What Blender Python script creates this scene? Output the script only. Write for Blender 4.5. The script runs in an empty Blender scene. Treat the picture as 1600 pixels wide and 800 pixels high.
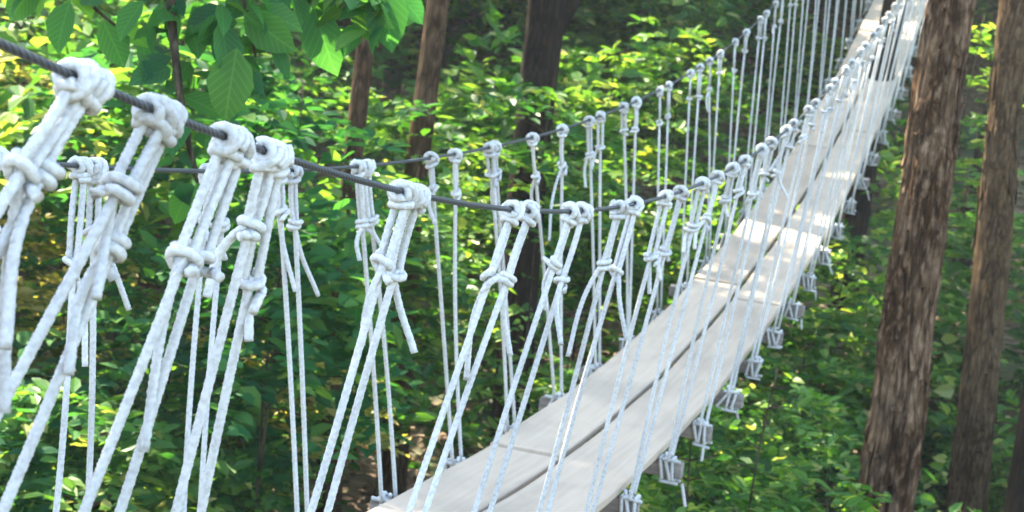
import bpy, math, random
import numpy as np

rad = math.radians
C = bpy.context.scene.collection
SC = bpy.context.scene
rng = np.random.default_rng(11)
random.seed(5)

# ------------------------------------------------------------------ camera, sky, sun, exposure
CAM = np.array([1.525, 0.0, 0.799])
CR = np.array([0.95045445, 0.28591921, 0.12201041])
CU = np.array([-0.14983074, 0.07745153, 0.98567338])
CF = np.array([-0.27237306, 0.95511856, -0.11645364])
FPX = 2658.9
cd = bpy.data.cameras.new('camera')
cam = bpy.data.objects.new('camera', cd)
C.objects.link(cam)
from mathutils import Matrix, Vector
m4 = Matrix.Identity(4)
for i in range(3):
    m4[i][0] = CR[i]; m4[i][1] = CU[i]; m4[i][2] = -CF[i]; m4[i][3] = CAM[i]
cam.matrix_world = m4
cd.sensor_width = 36.0
cd.lens = 36.0 * FPX / 1600.0
cd.clip_start = 0.05
cd.clip_end = 600
cd.dof.use_dof = True
cd.dof.focus_distance = 3.4
cd.dof.aperture_fstop = 9.0
SC.camera = cam

SUN_EL, SUN_AZ = rad(52), rad(-62)          # azimuth from +Y towards +X
S = np.array([math.sin(SUN_AZ) * math.cos(SUN_EL), math.cos(SUN_AZ) * math.cos(SUN_EL), math.sin(SUN_EL)])
w = bpy.data.worlds.new('World'); SC.world = w; w.use_nodes = True
nt = w.node_tree
bg = nt.nodes['Background']
sky = nt.nodes.new('ShaderNodeTexSky')
sky.sky_type = 'NISHITA'; sky.sun_disc = False
sky.sun_elevation = SUN_EL; sky.sun_rotation = SUN_AZ
sky.air_density = 1.0; sky.dust_density = 1.0
nt.links.new(sky.outputs[0], bg.inputs[0])
bg.inputs[1].default_value = 0.15
sd = bpy.data.lights.new('sun', 'SUN'); so = bpy.data.objects.new('sun', sd); C.objects.link(so)
sd.energy = 5.0; sd.angle = rad(0.5); sd.color = (1.0, 0.89, 0.70)
so.rotation_euler = Vector(S).to_track_quat('Z', 'Y').to_euler()
so.location = (-20, 10, 30)
SC.view_settings.view_transform = 'Standard'
SC.view_settings.look = 'None'
SC.view_settings.exposure = 3.05
SC.view_settings.gamma = 1.0
SC.render.engine = 'CYCLES'
SC.cycles.use_denoising = True
SC.cycles.max_bounces = 8
SC.cycles.transmission_bounces = 6
SC.cycles.transparent_max_bounces = 4
SC.cycles.sample_clamp_indirect = 6.0


def at(px, py, t):
    return CAM + t * (CF + (px - 800) / FPX * CR + (400 - py) / FPX * CU)


def unit(v):
    v = np.asarray(v, float)
    return v / np.maximum(np.linalg.norm(v, axis=-1, keepdims=True), 1e-9)


# ------------------------------------------------------------------ noise
def vnoise(p, seed=0):
    p = np.asarray(p, float); i = np.floor(p).astype(np.int64); f = p - i; f = f * f * (3 - 2 * f)
    def h(a, b, c):
        n = (a * 73856093) ^ (b * 19349663) ^ (c * 83492791) ^ (seed * 2654435761)
        n = (n ^ (n >> 13)) * 1274126177 & 0x7fffffff
        return (n ^ (n >> 16)) % 100003 / 100003.0
    x, y, z = i[..., 0], i[..., 1], i[..., 2]
    r = 0
    for a in (0, 1):
        for b in (0, 1):
            for c in (0, 1):
                wt = (f[..., 0] if a else 1 - f[..., 0]) * (f[..., 1] if b else 1 - f[..., 1]) * (f[..., 2] if c else 1 - f[..., 2])
                r = r + wt * h(x + a, y + b, z + c)
    return r * 2 - 1


# ------------------------------------------------------------------ mesh building
class MB:
    def __init__(s):
        s.v = []; s.f = []; s.n = 0

    def add(s, v, faces, mi=0):
        v = np.asarray(v, float)
        for f in (faces if isinstance(faces, list) else [faces]):
            s.f.append((np.asarray(f, np.int64) + s.n, mi))
        s.v.append(v); s.n += len(v)

    def mesh(s, name, mats, smooth=True):
        me = bpy.data.meshes.new(name)
        v = np.concatenate(s.v)
        me.vertices.add(len(v)); me.vertices.foreach_set('co', v.astype(np.float32).ravel())
        loops = np.concatenate([f.ravel() for f, _ in s.f])
        tot = np.concatenate([np.full(len(f), f.shape[1]) for f, _ in s.f])
        st = np.concatenate([[0], np.cumsum(tot)[:-1]])
        mi = np.concatenate([np.full(len(f), k) for f, k in s.f])
        me.loops.add(len(loops)); me.loops.foreach_set('vertex_index', loops.astype(np.int32))
        me.polygons.add(len(tot))
        me.polygons.foreach_set('loop_start', st.astype(np.int32))
        me.polygons.foreach_set('material_index', mi.astype(np.int32))
        me.polygons.foreach_set('use_smooth', np.full(len(tot), bool(smooth)))
        for mt in (mats if isinstance(mats, (list, tuple)) else [mats]):
            me.materials.append(mt)
        me.update(calc_edges=True)
        return me

    def build(s, name, mats, parent=None, smooth=True):
        o = bpy.data.objects.new(name, s.mesh(name, mats, smooth)); C.objects.link(o)
        if parent is not None:
            o.parent = parent
            if parent.type == 'EMPTY':
                o.matrix_parent_inverse = Matrix.Translation(-Vector(parent.location))
        return o


def tube(mb, path, r, seg=8, ref=None, lobes=0, amp=0.12, twist=0.0, mi=0):
    P = np.asarray(path, float); n = len(P)
    r = np.broadcast_to(np.asarray(r, float), (n,))
    T = np.gradient(P, axis=0); T = unit(T)
    if ref is None:
        a = np.abs(unit(P[-1] - P[0] + 1e-9)); ref = np.eye(3)[a.argmin()]
    ref = np.asarray(ref, float)
    N = np.cross(T, np.broadcast_to(ref, T.shape)); N = unit(N)
    B = np.cross(T, N)
    s = np.concatenate([[0], np.cumsum(np.linalg.norm(np.diff(P, axis=0), axis=1))])
    th = np.linspace(0, 2 * np.pi, seg, endpoint=False)
    prof = 1 + (amp * np.cos(lobes * th) if lobes else 0 * th)
    ang = th[None, :] + (twist * s)[:, None]
    rr = r[:, None] * prof[None, :]
    V = P[:, None, :] + (rr * np.cos(ang))[..., None] * N[:, None, :] + (rr * np.sin(ang))[..., None] * B[:, None, :]
    i = np.arange(n - 1)[:, None] * seg; j = np.arange(seg)[None, :]; k = (j + 1) % seg
    Q = np.stack([i + j, i + k, i + seg + k, i + seg + j], -1).reshape(-1, 4)
    V = V.reshape(-1, 3)
    caps = [np.arange(seg)[None, ::-1], (np.arange(seg) + (n - 1) * seg)[None, :]]
    mb.add(V, [Q] + caps, mi)


def box(mb, c, ex, ey, ez, hx, hy, hz, ch=0.004, mi=0):
    """a chamfered box: centre, axes, half sizes"""
    c = np.asarray(c, float)
    def ring(z, ix, iy):
        pts = [(-ix + ch, -iy), (ix - ch, -iy), (ix, -iy + ch), (ix, iy - ch), (ix - ch, iy), (-ix + ch, iy), (-ix, iy - ch), (-ix, -iy + ch)]
        return [c + a * ex + b * ey + z * ez for a, b in pts]
    V = ring(-hz, hx - ch, hy - ch) + ring(-hz + ch, hx, hy) + ring(hz - ch, hx, hy) + ring(hz, hx - ch, hy - ch)
    Q = []
    for l in range(3):
        for j in range(8):
            k = (j + 1) % 8
            Q.append([l * 8 + j, l * 8 + k, l * 8 + 8 + k, l * 8 + 8 + j])
    mb.add(V, [np.array(Q), np.arange(8)[None, ::-1], np.arange(24, 32)[None, :]], mi)


# ------------------------------------------------------------------ objects
def tag(o, label=None, cat=None, group=None, kind=None):
    if label: o['label'] = label
    if cat: o['category'] = cat
    if group: o['group'] = group
    if kind: o['kind'] = kind
    return o


def empty(name, loc):
    o = bpy.data.objects.new(name, None); C.objects.link(o); o.location = tuple(loc)
    o.empty_display_size = 0.2
    return o


# ------------------------------------------------------------------ materials
def mat(name):
    m = bpy.data.materials.new(name); m.use_nodes = True
    t = m.node_tree; b = t.nodes['Principled BSDF']
    return m, t, b


def nd(t, kind, **kw):
    n = t.nodes.new(kind)
    for k, v in kw.items():
        if k.startswith('i_'):
            n.inputs[k[2:].replace('_', ' ')].default_value = v
        else:
            setattr(n, k, v)
    return n


def ramp(t, stops, src=None, interp='LINEAR'):
    r = t.nodes.new('ShaderNodeValToRGB'); r.color_ramp.interpolation = interp
    e = r.color_ramp.elements
    while len(e) < len(stops): e.new(0.5)
    for q, (p, c) in zip(e, stops):
        q.position = p; q.color = (*c, 1)
    if src is not None: t.links.new(src, r.inputs[0])
    return r


def coords(t, scale):
    tc = t.nodes.new('ShaderNodeTexCoord'); mp = t.nodes.new('ShaderNodeMapping')
    mp.inputs['Scale'].default_value = scale
    t.links.new(tc.outputs['Object'], mp.inputs[0])
    return mp.outputs[0]


def bump(t, b, h, strength, dist):
    n = t.nodes.new('ShaderNodeBump'); n.inputs['Strength'].default_value = strength; n.inputs['Distance'].default_value = dist
    t.links.new(h, n.inputs['Height']); t.links.new(n.outputs[0], b.inputs['Normal'])


def leaf_mat(name, stops, trans=0.5, rough=0.42, tr_tint=(1.5, 1.5, 0.5), spec=0.2):
    m, t, b = mat(name)
    g = t.nodes.new('ShaderNodeNewGeometry')
    r = ramp(t, stops, g.outputs['Random Per Island'])
    nz = nd(t, 'ShaderNodeTexNoise', i_Scale=0.9, i_Detail=2.0)
    t.links.new(coords(t, (1, 1, 1)), nz.inputs[0])
    hs = t.nodes.new('ShaderNodeHueSaturation')
    mr = nd(t, 'ShaderNodeMapRange'); mr.inputs[1].default_value = 0.3; mr.inputs[2].default_value = 0.7
    mr.inputs[3].default_value = 0.65; mr.inputs[4].default_value = 1.35
    t.links.new(nz.outputs[0], mr.inputs[0]); t.links.new(mr.outputs[0], hs.inputs['Value'])
    mr2 = nd(t, 'ShaderNodeMapRange'); mr2.inputs[1].default_value = 0.3; mr2.inputs[2].default_value = 0.7
    mr2.inputs[3].default_value = 0.53; mr2.inputs[4].default_value = 0.475
    t.links.new(nz.outputs[0], mr2.inputs[0]); t.links.new(mr2.outputs[0], hs.inputs['Hue'])
    t.links.new(r.outputs[0], hs.inputs['Color'])
    t.links.new(hs.outputs[0], b.inputs['Base Color'])
    b.inputs['Roughness'].default_value = rough
    b.inputs['Specular IOR Level'].default_value = spec
    tr = t.nodes.new('ShaderNodeBsdfTranslucent')
    mx = t.nodes.new('ShaderNodeMix'); mx.data_type = 'RGBA'; mx.blend_type = 'MULTIPLY'; mx.inputs[0].default_value = 1.0
    t.links.new(hs.outputs[0], mx.inputs[6]); mx.inputs[7].default_value = (*tr_tint, 1)
    t.links.new(mx.outputs[2], tr.inputs[0])
    ms = t.nodes.new('ShaderNodeMixShader'); ms.inputs[0].default_value = trans
    t.links.new(b.outputs[0], ms.inputs[1]); t.links.new(tr.outputs[0], ms.inputs[2])
    t.links.new(ms.outputs[0], t.nodes['Material Output'].inputs[0])
    return m


def bark_mat(name, dark, mid, light, moss=0.0, scale=1.0):
    m, t, b = mat(name)
    n1 = nd(t, 'ShaderNodeTexNoise', i_Scale=1.0, i_Detail=6.0, i_Roughness=0.65)
    t.links.new(coords(t, (30 * scale, 30 * scale, 11 * scale)), n1.inputs[0])
    n2 = nd(t, 'ShaderNodeTexNoise', i_Scale=1.0, i_Detail=4.0)
    t.links.new(coords(t, (5, 5, 2.2)), n2.inputs[0])
    r1 = ramp(t, [(0.30, dark), (0.5, mid), (0.68, light)], n1.outputs[0])
    r2 = ramp(t, [(0.42, (0, 0, 0)), (0.62, (1, 1, 1))], n2.outputs[0])
    mx = t.nodes.new('ShaderNodeMix'); mx.data_type = 'RGBA'
    mul = nd(t, 'ShaderNodeMath', operation='MULTIPLY'); mul.inputs[1].default_value = 0.75
    t.links.new(r2.outputs[0], mul.inputs[0]); t.links.new(mul.outputs[0], mx.inputs[0])
    t.links.new(r1.outputs[0], mx.inputs[6])
    r3 = ramp(t, [(0.35, (0.5 * mid[0] + 0.5 * light[0], 0.5 * mid[1] + 0.48 * light[1], 0.5 * mid[2] + 0.45 * light[2])), (0.65, light)], n1.outputs[0])
    t.links.new(r3.outputs[0], mx.inputs[7])
    vo = nd(t, 'ShaderNodeTexVoronoi', feature='DISTANCE_TO_EDGE', i_Scale=1.0)
    ad = nd(t, 'ShaderNodeVectorMath', operation='MULTIPLY_ADD'); ad.inputs[1].default_value = (1.1, 1.1, 1.1)
    t.links.new(n2.outputs['Color'], ad.inputs[0]); t.links.new(coords(t, (20 * scale, 20 * scale, 2.6 * scale)), ad.inputs[2]); t.links.new(ad.outputs[0], vo.inputs[0])
    r4 = ramp(t, [(0.0, (0.35, 0.32, 0.30)), (0.12, (0.85, 0.83, 0.80)), (0.3, (1, 1, 1))], vo.outputs[0])
    m2 = t.nodes.new('ShaderNodeMix'); m2.data_type = 'RGBA'; m2.blend_type = 'MULTIPLY'; m2.inputs[0].default_value = 1.0
    t.links.new(mx.outputs[2], m2.inputs[6]); t.links.new(r4.outputs[0], m2.inputs[7])
    t.links.new(m2.outputs[2], b.inputs['Base Color'])
    b.inputs['Roughness'].default_value = 0.9; b.inputs['Specular IOR Level'].default_value = 0.08
    bump(t, b, n1.outputs[0], 0.8, 0.02)
    return m


M = {}
m, t, b = mat('white_rope')
n1 = nd(t, 'ShaderNodeTexNoise', i_Scale=110.0, i_Detail=4.0); t.links.new(coords(t, (1, 1, 1)), n1.inputs[0])
n2 = nd(t, 'ShaderNodeTexNoise', i_Scale=3.0, i_Detail=3.0); t.links.new(coords(t, (1, 1, 1)), n2.inputs[0])
r1 = ramp(t, [(0.3, (0.36, 0.362, 0.345)), (0.6, (0.49, 0.495, 0.475))], n2.outputs[0])
mx = t.nodes.new('ShaderNodeMix'); mx.data_type = 'RGBA'; mx.blend_type = 'MULTIPLY'; mx.inputs[0].default_value = 0.55
r2 = ramp(t, [(0.36, (0.62, 0.59, 0.55)), (0.56, (1, 1, 1))], n1.outputs[0])
t.links.new(r1.outputs[0], mx.inputs[6]); t.links.new(r2.outputs[0], mx.inputs[7]); t.links.new(mx.outputs[2], b.inputs['Base Color'])
b.inputs['Roughness'].default_value = 0.7; b.inputs['Specular IOR Level'].default_value = 0.25
bump(t, b, n1.outputs[0], 0.45, 0.003)
M['rope'] = m

m, t, b = mat('steel_cable')
wv = nd(t, 'ShaderNodeTexWave', wave_type='BANDS', bands_direction='DIAGONAL', i_Scale=55.0, i_Distortion=0.4)
t.links.new(coords(t, (1, 1, 1)), wv.inputs[0])
r1 = ramp(t, [(0.2, (0.03, 0.033, 0.035)), (0.8, (0.075, 0.08, 0.083))], wv.outputs[0])
t.links.new(r1.outputs[0], b.inputs['Base Color'])
b.inputs['Metallic'].default_value = 0.55; b.inputs['Roughness'].default_value = 0.5
bump(t, b, wv.outputs[0], 0.3, 0.0015)
M['cable'] = m

m, t, b = mat('weathered_board')
n1 = nd(t, 'ShaderNodeTexNoise', i_Scale=1.0, i_Detail=6.0, i_Roughness=0.6); t.links.new(coords(t, (42, 1.3, 20)), n1.inputs[0])
n2 = nd(t, 'ShaderNodeTexNoise', i_Scale=2.2, i_Detail=4.0); t.links.new(coords(t, (1.5, 1, 1)), n2.inputs[0])
r1 = ramp(t, [(0.28, (0.31, 0.246, 0.176)), (0.5, (0.36, 0.288, 0.208)), (0.72, (0.39, 0.313, 0.229))], n1.outputs[0])
r2 = ramp(t, [(0.3, (0.72, 0.73, 0.74)), (0.55, (1, 0.99, 0.98))], n2.outputs[0])
mx = t.nodes.new('ShaderNodeMix'); mx.data_type = 'RGBA'; mx.blend_type = 'MULTIPLY'; mx.inputs[0].default_value = 0.8
t.links.new(r1.outputs[0], mx.inputs[6]); t.links.new(r2.outputs[0], mx.inputs[7])
oi = t.nodes.new('ShaderNodeObjectInfo')
mr = nd(t, 'ShaderNodeMapRange'); mr.inputs[3].default_value = 0.9; mr.inputs[4].default_value = 1.1
t.links.new(oi.outputs['Random'], mr.inputs[0])
hs = t.nodes.new('ShaderNodeHueSaturation'); t.links.new(mr.outputs[0], hs.inputs['Value']); t.links.new(mx.outputs[2], hs.inputs['Color'])
t.links.new(hs.outputs[0], b.inputs['Base Color'])
b.inputs['Roughness'].default_value = 0.8
bump(t, b, n1.outputs[0], 0.35, 0.004)
M['board'] = m

m, t, b = mat('beam_timber')
n1 = nd(t, 'ShaderNodeTexNoise', i_Scale=1.0, i_Detail=5.0); t.links.new(coords(t, (3, 40, 40)), n1.inputs[0])
r1 = ramp(t, [(0.3, (0.085, 0.072, 0.06)), (0.7, (0.24, 0.21, 0.18))], n1.outputs[0])
t.links.new(r1.outputs[0], b.inputs['Base Color']); b.inputs['Roughness'].default_value = 0.85
bump(t, b, n1.outputs[0], 0.4, 0.004)
M['beam'] = m

M['bark_shaggy'] = bark_mat('shaggy_bark', (0.005, 0.0025, 0.001), (0.050, 0.024, 0.009), (0.22, 0.150, 0.095))
M['bark_grey'] = bark_mat('grey_brown_bark', (0.014, 0.008, 0.003), (0.060, 0.034, 0.015), (0.13, 0.088, 0.050), scale=1.3)
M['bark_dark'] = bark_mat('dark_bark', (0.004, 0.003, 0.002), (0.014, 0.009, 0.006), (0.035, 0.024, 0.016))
M['bark_brown'] = bark_mat('brown_bark', (0.012, 0.007, 0.003), (0.050, 0.028, 0.014), (0.11, 0.070, 0.04))
M['stem'] = bark_mat('twig_bark', (0.02, 0.016, 0.010), (0.05, 0.04, 0.025), (0.10, 0.08, 0.05))

M['leaf_under'] = leaf_mat('understory_leaf', [(0.0, (0.026, 0.090, 0.024)), (0.3, (0.048, 0.132, 0.028)), (0.6, (0.075, 0.175, 0.032)), (0.8, (0.115, 0.215, 0.040)), (0.94, (0.18, 0.26, 0.06)), (1.0, (0.36, 0.34, 0.14))])
M['leaf_fern'] = leaf_mat('bright_leaf', [(0.0, (0.026, 0.090, 0.016)), (0.4, (0.058, 0.150, 0.024)), (0.8, (0.115, 0.215, 0.036)), (1.0, (0.25, 0.30, 0.055))])
M['leaf_branch'] = leaf_mat('veined_leaf', [(0.0, (0.022, 0.095, 0.036)), (0.5, (0.040, 0.14, 0.042)), (0.85, (0.075, 0.19, 0.045)), (1.0, (0.12, 0.23, 0.045))], trans=0.6, rough=0.6, spec=0.12)
t = M['leaf_branch'].node_tree
at_ = t.nodes.new('ShaderNodeAttribute'); at_.attribute_name = 'leaf_position'
sp = t.nodes.new('ShaderNodeSeparateXYZ'); t.links.new(at_.outputs['Vector'], sp.inputs[0])
def mth(op, a, b_=None):
    n = t.nodes.new('ShaderNodeMath'); n.operation = op
    for k_, v_ in enumerate((a, b_)):
        if v_ is None: continue
        if isinstance(v_, (int, float)): n.inputs[k_].default_value = v_
        else: t.links.new(v_, n.inputs[k_])
    return n.outputs[0]
ab = mth('ABSOLUTE', sp.outputs[1])
fr = mth('FRACT', mth('MULTIPLY', mth('SUBTRACT', sp.outputs[0], mth('MULTIPLY', ab, 0.75)), 8.0))
vein = mth('MAXIMUM', mth('LESS_THAN', ab, 0.022), mth('GREATER_THAN', mth('ABSOLUTE', mth('SUBTRACT', fr, 0.5)), 0.43))
hs_ = [n for n in t.nodes if n.type == 'HUE_SAT'][0]
mxv = t.nodes.new('ShaderNodeMix'); mxv.data_type = 'RGBA'; mxv.blend_type = 'MULTIPLY'
t.links.new(mth('MULTIPLY', vein, 0.8), mxv.inputs[0]); mxv.inputs[7].default_value = (1.6, 1.45, 1.5, 1)
src = hs_.inputs['Color'].links[0].from_socket; t.links.new(src, mxv.inputs[6]); t.links.new(mxv.outputs[2], hs_.inputs['Color'])
M['leaf_sunpaint'] = leaf_mat('sun_painted_leaf', [(0.0, (0.12, 0.15, 0.03)), (0.5, (0.26, 0.26, 0.07)), (1.0, (0.44, 0.38, 0.15))])  # leaf colour paled to cream to imitate strong sunlight
M['leaf_big'] = leaf_mat('broad_leaf', [(0.0, (0.018, 0.085, 0.036)), (0.5, (0.032, 0.125, 0.042)), (0.85, (0.065, 0.18, 0.045)), (1.0, (0.12, 0.23, 0.045))], trans=0.55, rough=0.6, spec=0.1)
M['leaf_crown'] = leaf_mat('crown_leaf', [(0.0, (0.018, 0.065, 0.014)), (0.6, (0.042, 0.115, 0.024)), (1.0, (0.09, 0.16, 0.04))])
M['litter_leaf'] = leaf_mat('dead_leaf', [(0.0, (0.06, 0.035, 0.018)), (0.4, (0.16, 0.095, 0.05)), (0.8, (0.22, 0.145, 0.08)), (1.0, (0.32, 0.24, 0.15))], trans=0.15, rough=0.7, tr_tint=(1, 0.8, 0.5))

m, t, b = mat('forest_floor')
v = nd(t, 'ShaderNodeTexVoronoi', i_Scale=11.0); t.links.new(coords(t, (1, 1, 1)), v.inputs[0])
n1 = nd(t, 'ShaderNodeTexNoise', i_Scale=0.7, i_Detail=5.0); t.links.new(coords(t, (1, 1, 1)), n1.inputs[0])
sx = t.nodes.new('ShaderNodeSeparateColor'); t.links.new(v.outputs['Color'], sx.inputs[0])
r1 = ramp(t, [(0.0, (0.035, 0.022, 0.013)), (0.4, (0.10, 0.062, 0.034)), (0.75, (0.13, 0.085, 0.048)), (1.0, (0.20, 0.14, 0.085))], sx.outputs[0])
r2 = ramp(t, [(0.45, (0, 0, 0)), (0.6, (1, 1, 1))], n1.outputs[0])
mx = t.nodes.new('ShaderNodeMix'); mx.data_type = 'RGBA'; t.links.new(r2.outputs[0], mx.inputs[0])
t.links.new(r1.outputs[0], mx.inputs[6]); mx.inputs[7].default_value = (0.030, 0.060, 0.016, 1)
t.links.new(mx.outputs[2], b.inputs['Base Color']); b.inputs['Roughness'].default_value = 0.9
bump(t, b, sx.outputs[1], 0.7, 0.03)
M['floor'] = m


# ------------------------------------------------------------------ terrain
def sstep(x, a, b):
    u = np.clip((x - a) / (b - a), 0, 1); return u * u * (3 - 2 * u)


def ground(x, y):
    x = np.asarray(x, float); y = np.asarray(y, float)
    z = -2.75 + 1.95 * (1 - sstep(y, -1.0, 4.5))
    q = np.maximum(0, y - 13.0)
    z = z + 0.36 * (np.sqrt(q * q + 4) - 2)
    l = np.maximum(0, -x - 4.0)
    z = z + 0.17 * (np.sqrt(l * l + 4) - 2)
    z = np.where(z > 9, 9 + (z - 9) * 0.55, z)
    p = np.stack([x * 0.35, y * 0.35, 0 * x], -1)
    return z + 0.35 * vnoise(p, 3) + 0.10 * vnoise(p * 4, 4)


xs = np.concatenate([np.linspace(-160, -26, 30), np.linspace(-25, 22, 160), np.linspace(23, 120, 22)])
ys = np.concatenate([np.linspace(-60, -6, 14), np.linspace(-5, 45, 170), np.linspace(47, 220, 40)])
X, Yg = np.meshgrid(xs, ys); Z = ground(X, Yg)
mb = MB(); nx = len(xs); i = np.arange(len(ys) - 1)[:, None] * nx; j = np.arange(nx - 1)[None, :]
mb.add(np.stack([X, Yg, Z], -1).reshape(-1, 3), np.stack([i + j, i + j + 1, i + nx + j + 1, i + nx + j], -1).reshape(-1, 4))
tag(mb.build('ground', M['floor']), kind='structure')

# ------------------------------------------------------------------ thin haze volume added to lift the dark gaps in the foliage
ADDED_HAZE = 0.0011
mb = MB(); hx0, hx1, hy0, hy1, hz0, hz1 = -170., 130., -70., 230., float(Z.min()) - 1.0, float(Z.max()) + 16.0
mb.add([(hx0, hy0, hz0), (hx1, hy0, hz0), (hx1, hy1, hz0), (hx0, hy1, hz0), (hx0, hy0, hz1), (hx1, hy0, hz1), (hx1, hy1, hz1), (hx0, hy1, hz1)],
       np.array([[0, 3, 2, 1], [4, 5, 6, 7], [0, 1, 5, 4], [1, 2, 6, 5], [2, 3, 7, 6], [3, 0, 4, 7]]))
hm = bpy.data.materials.new('added_haze'); hm.use_nodes = True; ht = hm.node_tree
ht.nodes.remove(ht.nodes['Principled BSDF'])
pv = ht.nodes.new('ShaderNodeVolumePrincipled'); pv.inputs['Color'].default_value = (0.95, 0.97, 0.92, 1); pv.inputs['Density'].default_value = ADDED_HAZE
pv.inputs['Anisotropy'].default_value = 0.3
ht.links.new(pv.outputs[0], ht.nodes['Material Output'].inputs['Volume'])
tag(mb.build('added_haze', hm, smooth=False), kind='stuff')

# ------------------------------------------------------------------ bridge
Cd = (-0.2385, 0.0202, -0.00018)
def zdeck(y): return Cd[0] * y + Cd[1] * y * y + Cd[2] * y ** 3
_ay = np.array([-1.2, 0, 1, 1.6, 2, 2.5, 3, 4, 5, 6, 7, 8, 9, 10, 11, 12, 13, 14, 16, 18, 20, 22, 24, 25])
_az = np.array([1.56, 1.18, .882, .743, .665, .584, .519, .436, .410, .432, .497, .598, .729, .884, 1.059, 1.248, 1.445, 1.66, 2.13, 2.68, 3.28, 3.93, 4.6, 4.92])
_by = np.array([-1.2, 0, 1, 2, 3, 4, 5, 6, 7, 8, 9, 10, 11, 12, 13, 14, 16, 18, 20, 22, 24, 25])
_bz = np.array([1.50, 1.06, .77, .575, .466, .411, .398, .421, .473, .553, .659, .79, .948, 1.137, 1.359, 1.60, 2.12, 2.68, 3.28, 3.93, 4.6, 4.92])
def hermite(xk, yk, x):
    mk = np.gradient(yk, xk); x = np.asarray(x, float)
    k = np.clip(np.searchsorted(xk, x) - 1, 0, len(xk) - 2); h = xk[k + 1] - xk[k]; u = (x - xk[k]) / h
    return (2*u**3 - 3*u**2 + 1)*yk[k] + (u**3 - 2*u**2 + u)*h*mk[k] + (-2*u**3 + 3*u**2)*yk[k+1] + (u**3 - u**2)*h*mk[k+1]
XA, XB = 0.480, -0.419
def cab(side, y):
    y = np.asarray(y, float)
    z = hermite(_ay, _az, y) if side > 0 else hermite(_by, _bz, y)
    return np.stack([np.full_like(y, XA if side > 0 else XB), y, z], -1)


bridge = empty('rope_bridge', (0, -1.2, zdeck(-1.2)))
tag(bridge, 'narrow rope bridge with grey board walkway, steel hand cables and knotted white rope sides', 'bridge')

RR = 0.0077          # rope radius
TW = 2 * math.pi / 0.05
for sd_ in (1, -1):
    y = np.linspace(-1.2, 25, 400)
    mb = MB(); tube(mb, cab(sd_, y), 0.0058, 10, ref=(1, 0, 0))
    mb.build('hand_cable', M['cable'], bridge)


def board(x0, x1, y0, y1, lift0=0.0, tilt=0.0):
    n = max(8, int((y1 - y0) / 0.1)); y = np.linspace(y0, y1, n)
    s = (y - y0) / (y1 - y0)
    zt = zdeck(y) + lift0 + 0.003 * np.sin(y * 5.1 + x0 * 9) + tilt * (1 - s) ** 6
    th = 0.038; c = 0.005
    wob = 0.002 * np.sin(y * 3.3 + x1 * 20)
    prof = [(x0 + c, 0), (x1 - c, 0), (x1, -c), (x1, -th + c), (x1 - c, -th), (x0 + c, -th), (x0, -th + c), (x0, -c)]
    V = np.stack([np.stack([np.full(n, a) + wob, y, zt + b], -1) for a, b in prof], 1).reshape(-1, 3)
    i = np.arange(n - 1)[:, None] * 8; j = np.arange(8)[None, :]; k = (j + 1) % 8
    Q = np.stack([i + j, i + 8 + j, i + 8 + k, i + k], -1).reshape(-1, 4)
    mb = MB(); mb.add(V, [Q, np.arange(8)[None, :], (np.arange(7, -1, -1) + (n - 1) * 8)[None, :]])
    return mb.build('deck_board', M['board'], bridge, smooth=False)


g = 0.0045
for e0, e1 in zip([-1.1, 2.25, 6.42, 10.66, 14.9, 19.0], [2.25, 6.42, 10.66, 14.9, 19.0, 24.8]):
    board(-0.3025, -0.0125, e0 + g, e1 - g, 0.0, 0.012)
for e0, e1 in zip([-1.1, 1.2, 5.1, 10.3, 15.55, 20.4], [1.2, 5.1, 10.3, 15.55, 20.4, 24.8]):
    board(0.0125, 0.3025, e0 + g, e1 - g, 0.002, 0.010)

ex = np.array([1.0, 0, 0])
beams = np.array([0.05, 1.05, 1.45, 1.86, 2.3, 2.8, 3.3] + [6.15 + 0.74 * k for k in range(-3, 26)])
BH = 0.034
def beam_frame(y):
    s = Cd[0] + 2 * Cd[1] * y + 3 * Cd[2] * y * y
    ey = unit(np.array([0, 1.0, s])); ez = np.cross(ex, ey)
    c = np.array([0, y, zdeck(y)]) - ez * (0.038 + 0.004 + BH)
    return c, ey, ez
for k, y in enumerate(beams):
    c, ey, ez = beam_frame(y)
    mb = MB()
    box(mb, c + ex * rng.normal() * 0.008, ex, ey, ez, 0.405 + rng.uniform(-.03, .03), 0.024, BH, 0.005)
    mb.build('crossbeam', M['beam'], bridge, smooth=False)

# knot positions measured on the two hand cables, beam by beam
KA = {-10: (0.5, 0.6), -9: (1.755, 1.782), -8: (1.948, 1.978), -7: (2.165, 2.19), -6: (2.298, 2.322), -5: (2.9, 2.965), -4: (3.62, 3.77), -3: (4.15, 4.28), -2: (4.7, 4.9), -1: (5.36, 5.62), 0: (6.01, 6.32), 1: (6.64, 6.94), 2: (7.37, 7.64), 3: (8.09, 8.33), 4: (8.86, 9.12), 5: (9.7, 9.95), 6: (10.45, 10.75)}
KB = {-10: (0.3, 0.5), -9: (1.3, 1.4), -8: (1.85, 1.95), -7: (2.25, 2.35), -6: (2.6, 2.7), -5: (2.88, 2.98), -4: (3.31, 3.37), -3: (3.93, 4.03), -2: (4.36, 4.46), -1: (4.96, 5.03), 0: (5.64, 5.90), 1: (6.32, 6.38),
      2: (6.91, 7.38), 3: (7.86, 8.07), 4: (8.55, 8.83), 5: (9.40, 9.64), 6: (10.24, 10.53), 7: (10.83, 11.18), 8: (11.71, 12.13), 9: (12.70, 12.95)}


def rope(mb, path, fine, r=RR, ref=None):
    if fine: tube(mb, path, r, 12, ref, 3, 0.055, TW)
    else: tube(mb, path, r * .86, 6, ref)


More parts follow.
